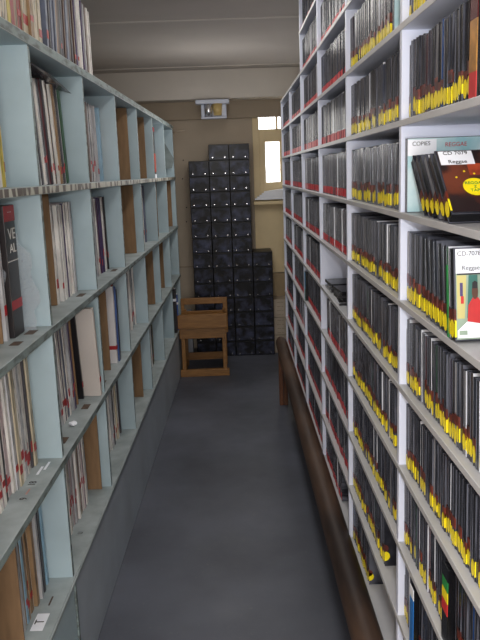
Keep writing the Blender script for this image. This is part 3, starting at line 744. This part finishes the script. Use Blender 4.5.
cb('backrest', -.14, .155, .32, .335, .375, .405)
cb('back_post', -.165, -.14, .31, .34, .36, .50); cb('back_post', .14, .172, .31, .34, .24, .50)

# ------------------------------------------------------------------ black drawer boxes at the back wall
BW, BH, BD = .1495, .1135, .26
x_base = -.318
def drawer_proto():
    r = empty('drawer_box')
    b = MB(); b.box(-BW/2+.001, BW/2-.001, 0, BD, 0, BH-.001, M['blackplastic'], bev=.002); b.build('box_case', r)
    # moulded front with two round dishes
    b = MB(); nx, nz_ = 20, 14; g_ = []
    for i in range(nx+1):
        col = []
        for k in range(nz_+1):
            x = -BW/2+.006+(BW-.012)*i/nx; z = .008+(BH-.018)*k/nz_
            dd = 0
            for cx in (-.036, .036):
                r2 = math.hypot(x-cx, z-.062)
                if r2 < .032: dd = max(dd, -.006*math.sqrt(1-(r2/.032)**2))
            col.append(b.bm.verts.new((x, -.004-dd, z)))
        g_.append(col)
    for i in range(nx):
        for k in range(nz_):
            f = b.bm.faces.new((g_[i][k], g_[i+1][k], g_[i+1][k+1], g_[i][k+1])); f.smooth = True
    b.mi(M['blackfront']); dr = b.build('drawer_front', r)
    for sx in (-.045, .045):
        b = MB(); b.cyl((sx, -.004, .02), (sx, -.013, .02), .0028, .0034, M['chrome'], 10); b.build('knob', dr)
    return r
def copy_tree(o, parent=None):
    c = o.copy(); C.objects.link(c)
    if parent: c.parent = parent
    for q in list(o.children): copy_tree(q, c)
    return c
pr = None
colnm = ['leftmost', 'second', 'third', 'rightmost']
for ci, (n_, ) in enumerate([(13,), (14,), (14,), (7,)]):
    for k in range(n_):
        if pr is None: pr = drawer_proto(); o = pr
        else: o = copy_tree(pr)
        o.location = (x_base+BW*(ci+.5), 5.555+R.uniform(-.002, .002), .0005+k*BH)
        tag(o, 'glossy black plastic drawer box, %s from the floor in the %s column' % (ORD[k], colnm[ci]), 'drawer box', 'stacked black drawer boxes at the back wall')

# cream index boxes on the floor to the right
for k, (z, h) in enumerate([(0, .138), (.14, .138), (.28, .138)]):
    o = empty('index_box', (.335, 5.60, z)); tag(o, 'cream printed cardboard box, %s from the floor, right of the black drawer boxes' % ORD[k], 'box', 'cream boxes by the back wall')
    b = MB(); b.box(-.055, .11, 0, .18, .001, h, M['creambox'], bev=.003); b.build('box_body', o)
    for q in range(4):
        link('lettering', text_mesh('---- --', .022, M['ink']), o, (-.005, -.0005, .022+.032*q), (PI/2, 0, 0))
# pale board leaning by the far end of the blue unit
b = MB(); b.box(-.03, .03, -.008, .008, 0, .50, mat('pale_board', srgb(168, 156, 142), .7, .06, 12, stretch=(1, 1, .2)), bev=.002)
o = b.build('wooden_plank', None, (-.475, 5.50, 0)); tag(o, 'pale narrow board standing upright behind the chair at the end of the blue unit', 'board')
b = MB(); b.box(-.055, .03, 0, .1, 0, .34, mat('pale_grey_board', srgb(150, 152, 160), .7, .05, 8), bev=.002)
o = b.build('cardboard_box', None, (-.385, 5.66, 0)); tag(o, 'pale grey box on the floor behind the chair, left of the black drawer boxes', 'box')

# paper on window sill
b = MB(); rr = random.Random(2)
for q in range(5):
    z = .011+q*.0125
    x0 = .018*q; n = 8
    ga = [[b.bm.verts.new((x0+.30*i/n, yy, z+.03*(i/n)*(q/4)+rr.uniform(-.0015, .0015))) for i in range(n+1)] for yy in (0, .11)]
    for i in range(n):
        b.bm.faces.new((ga[0][i], ga[0][i+1], ga[1][i+1], ga[1][i]))
        f0 = [ga[0][i], ga[0][i+1]]
        lo = [b.bm.verts.new(v.co-Vector((0, .004, .0185 if q else .010))) for v in f0]
        b.bm.faces.new((f0[0], f0[1], lo[1], lo[0]))
b.mi(M['paper']); o = b.build('paper_stack', None, (.165, 5.715, WZ0-.018)); tag(o, 'pile of loose white papers lying on the window sill', 'papers')

# wall lamp under beam
lf = empty('ceiling_light', (-.125, 5.60, 1.912)); tag(lf, 'small white bulkhead lamp with yellowed diffuser fixed under the concrete beam', 'lamp')
b = MB()
b.box(-.122, .122, -.05, .05, -.036, -.006, M['lampwhite'], bev=.005); b.build('mounting_plate', lf)
b = MB(); b.box(-.085, .10, .0, .05, -.140, -.036, M['lampwhite'], bev=.006); b.box(-.085, .10, -.05, .0, -.140, -.128, M['lampwhite'], bev=.003); b.build('lamp_body', lf)
b = MB(); b.cyl((-.03, -.02, -.036), (-.03, -.02, -.125), .032, .028, M['chrome'], 20); b.build('reflector', lf)
b = MB(); b.cyl((.035, -.02, -.036), (.035, -.02, -.118), .036, .030, M['lampyellow'], 20); b.build('diffuser', lf)
# short rod from wall
b = MB(); b.cyl((-.44, 5.7, 1.697), (-.33, 5.7, 1.700), .007, .007, M['creambox'], 10); b.cyl((-.44, 5.85, 1.697), (-.44, 5.70, 1.697), .006, .006, M['creambox'], 8)
o = b.build('wall_rod'); tag(o, 'short thin horizontal rod fixed to the wall beyond the blue unit', 'rod')
# nails in the wall
for x, z in ((-.372, 1.49), (-.385, 1.35), (-.365, 1.13), (-.37, 1.02)):
    b = MB(); b.cyl((0, 0, 0), (0, -.012, 0), .003, .005, M['ink'], 8); o = b.build('wall_nail', None, (x, YB, z)); tag(o, 'small dark nail in the wall left of the black drawer boxes', 'nail', 'nails in the back wall')
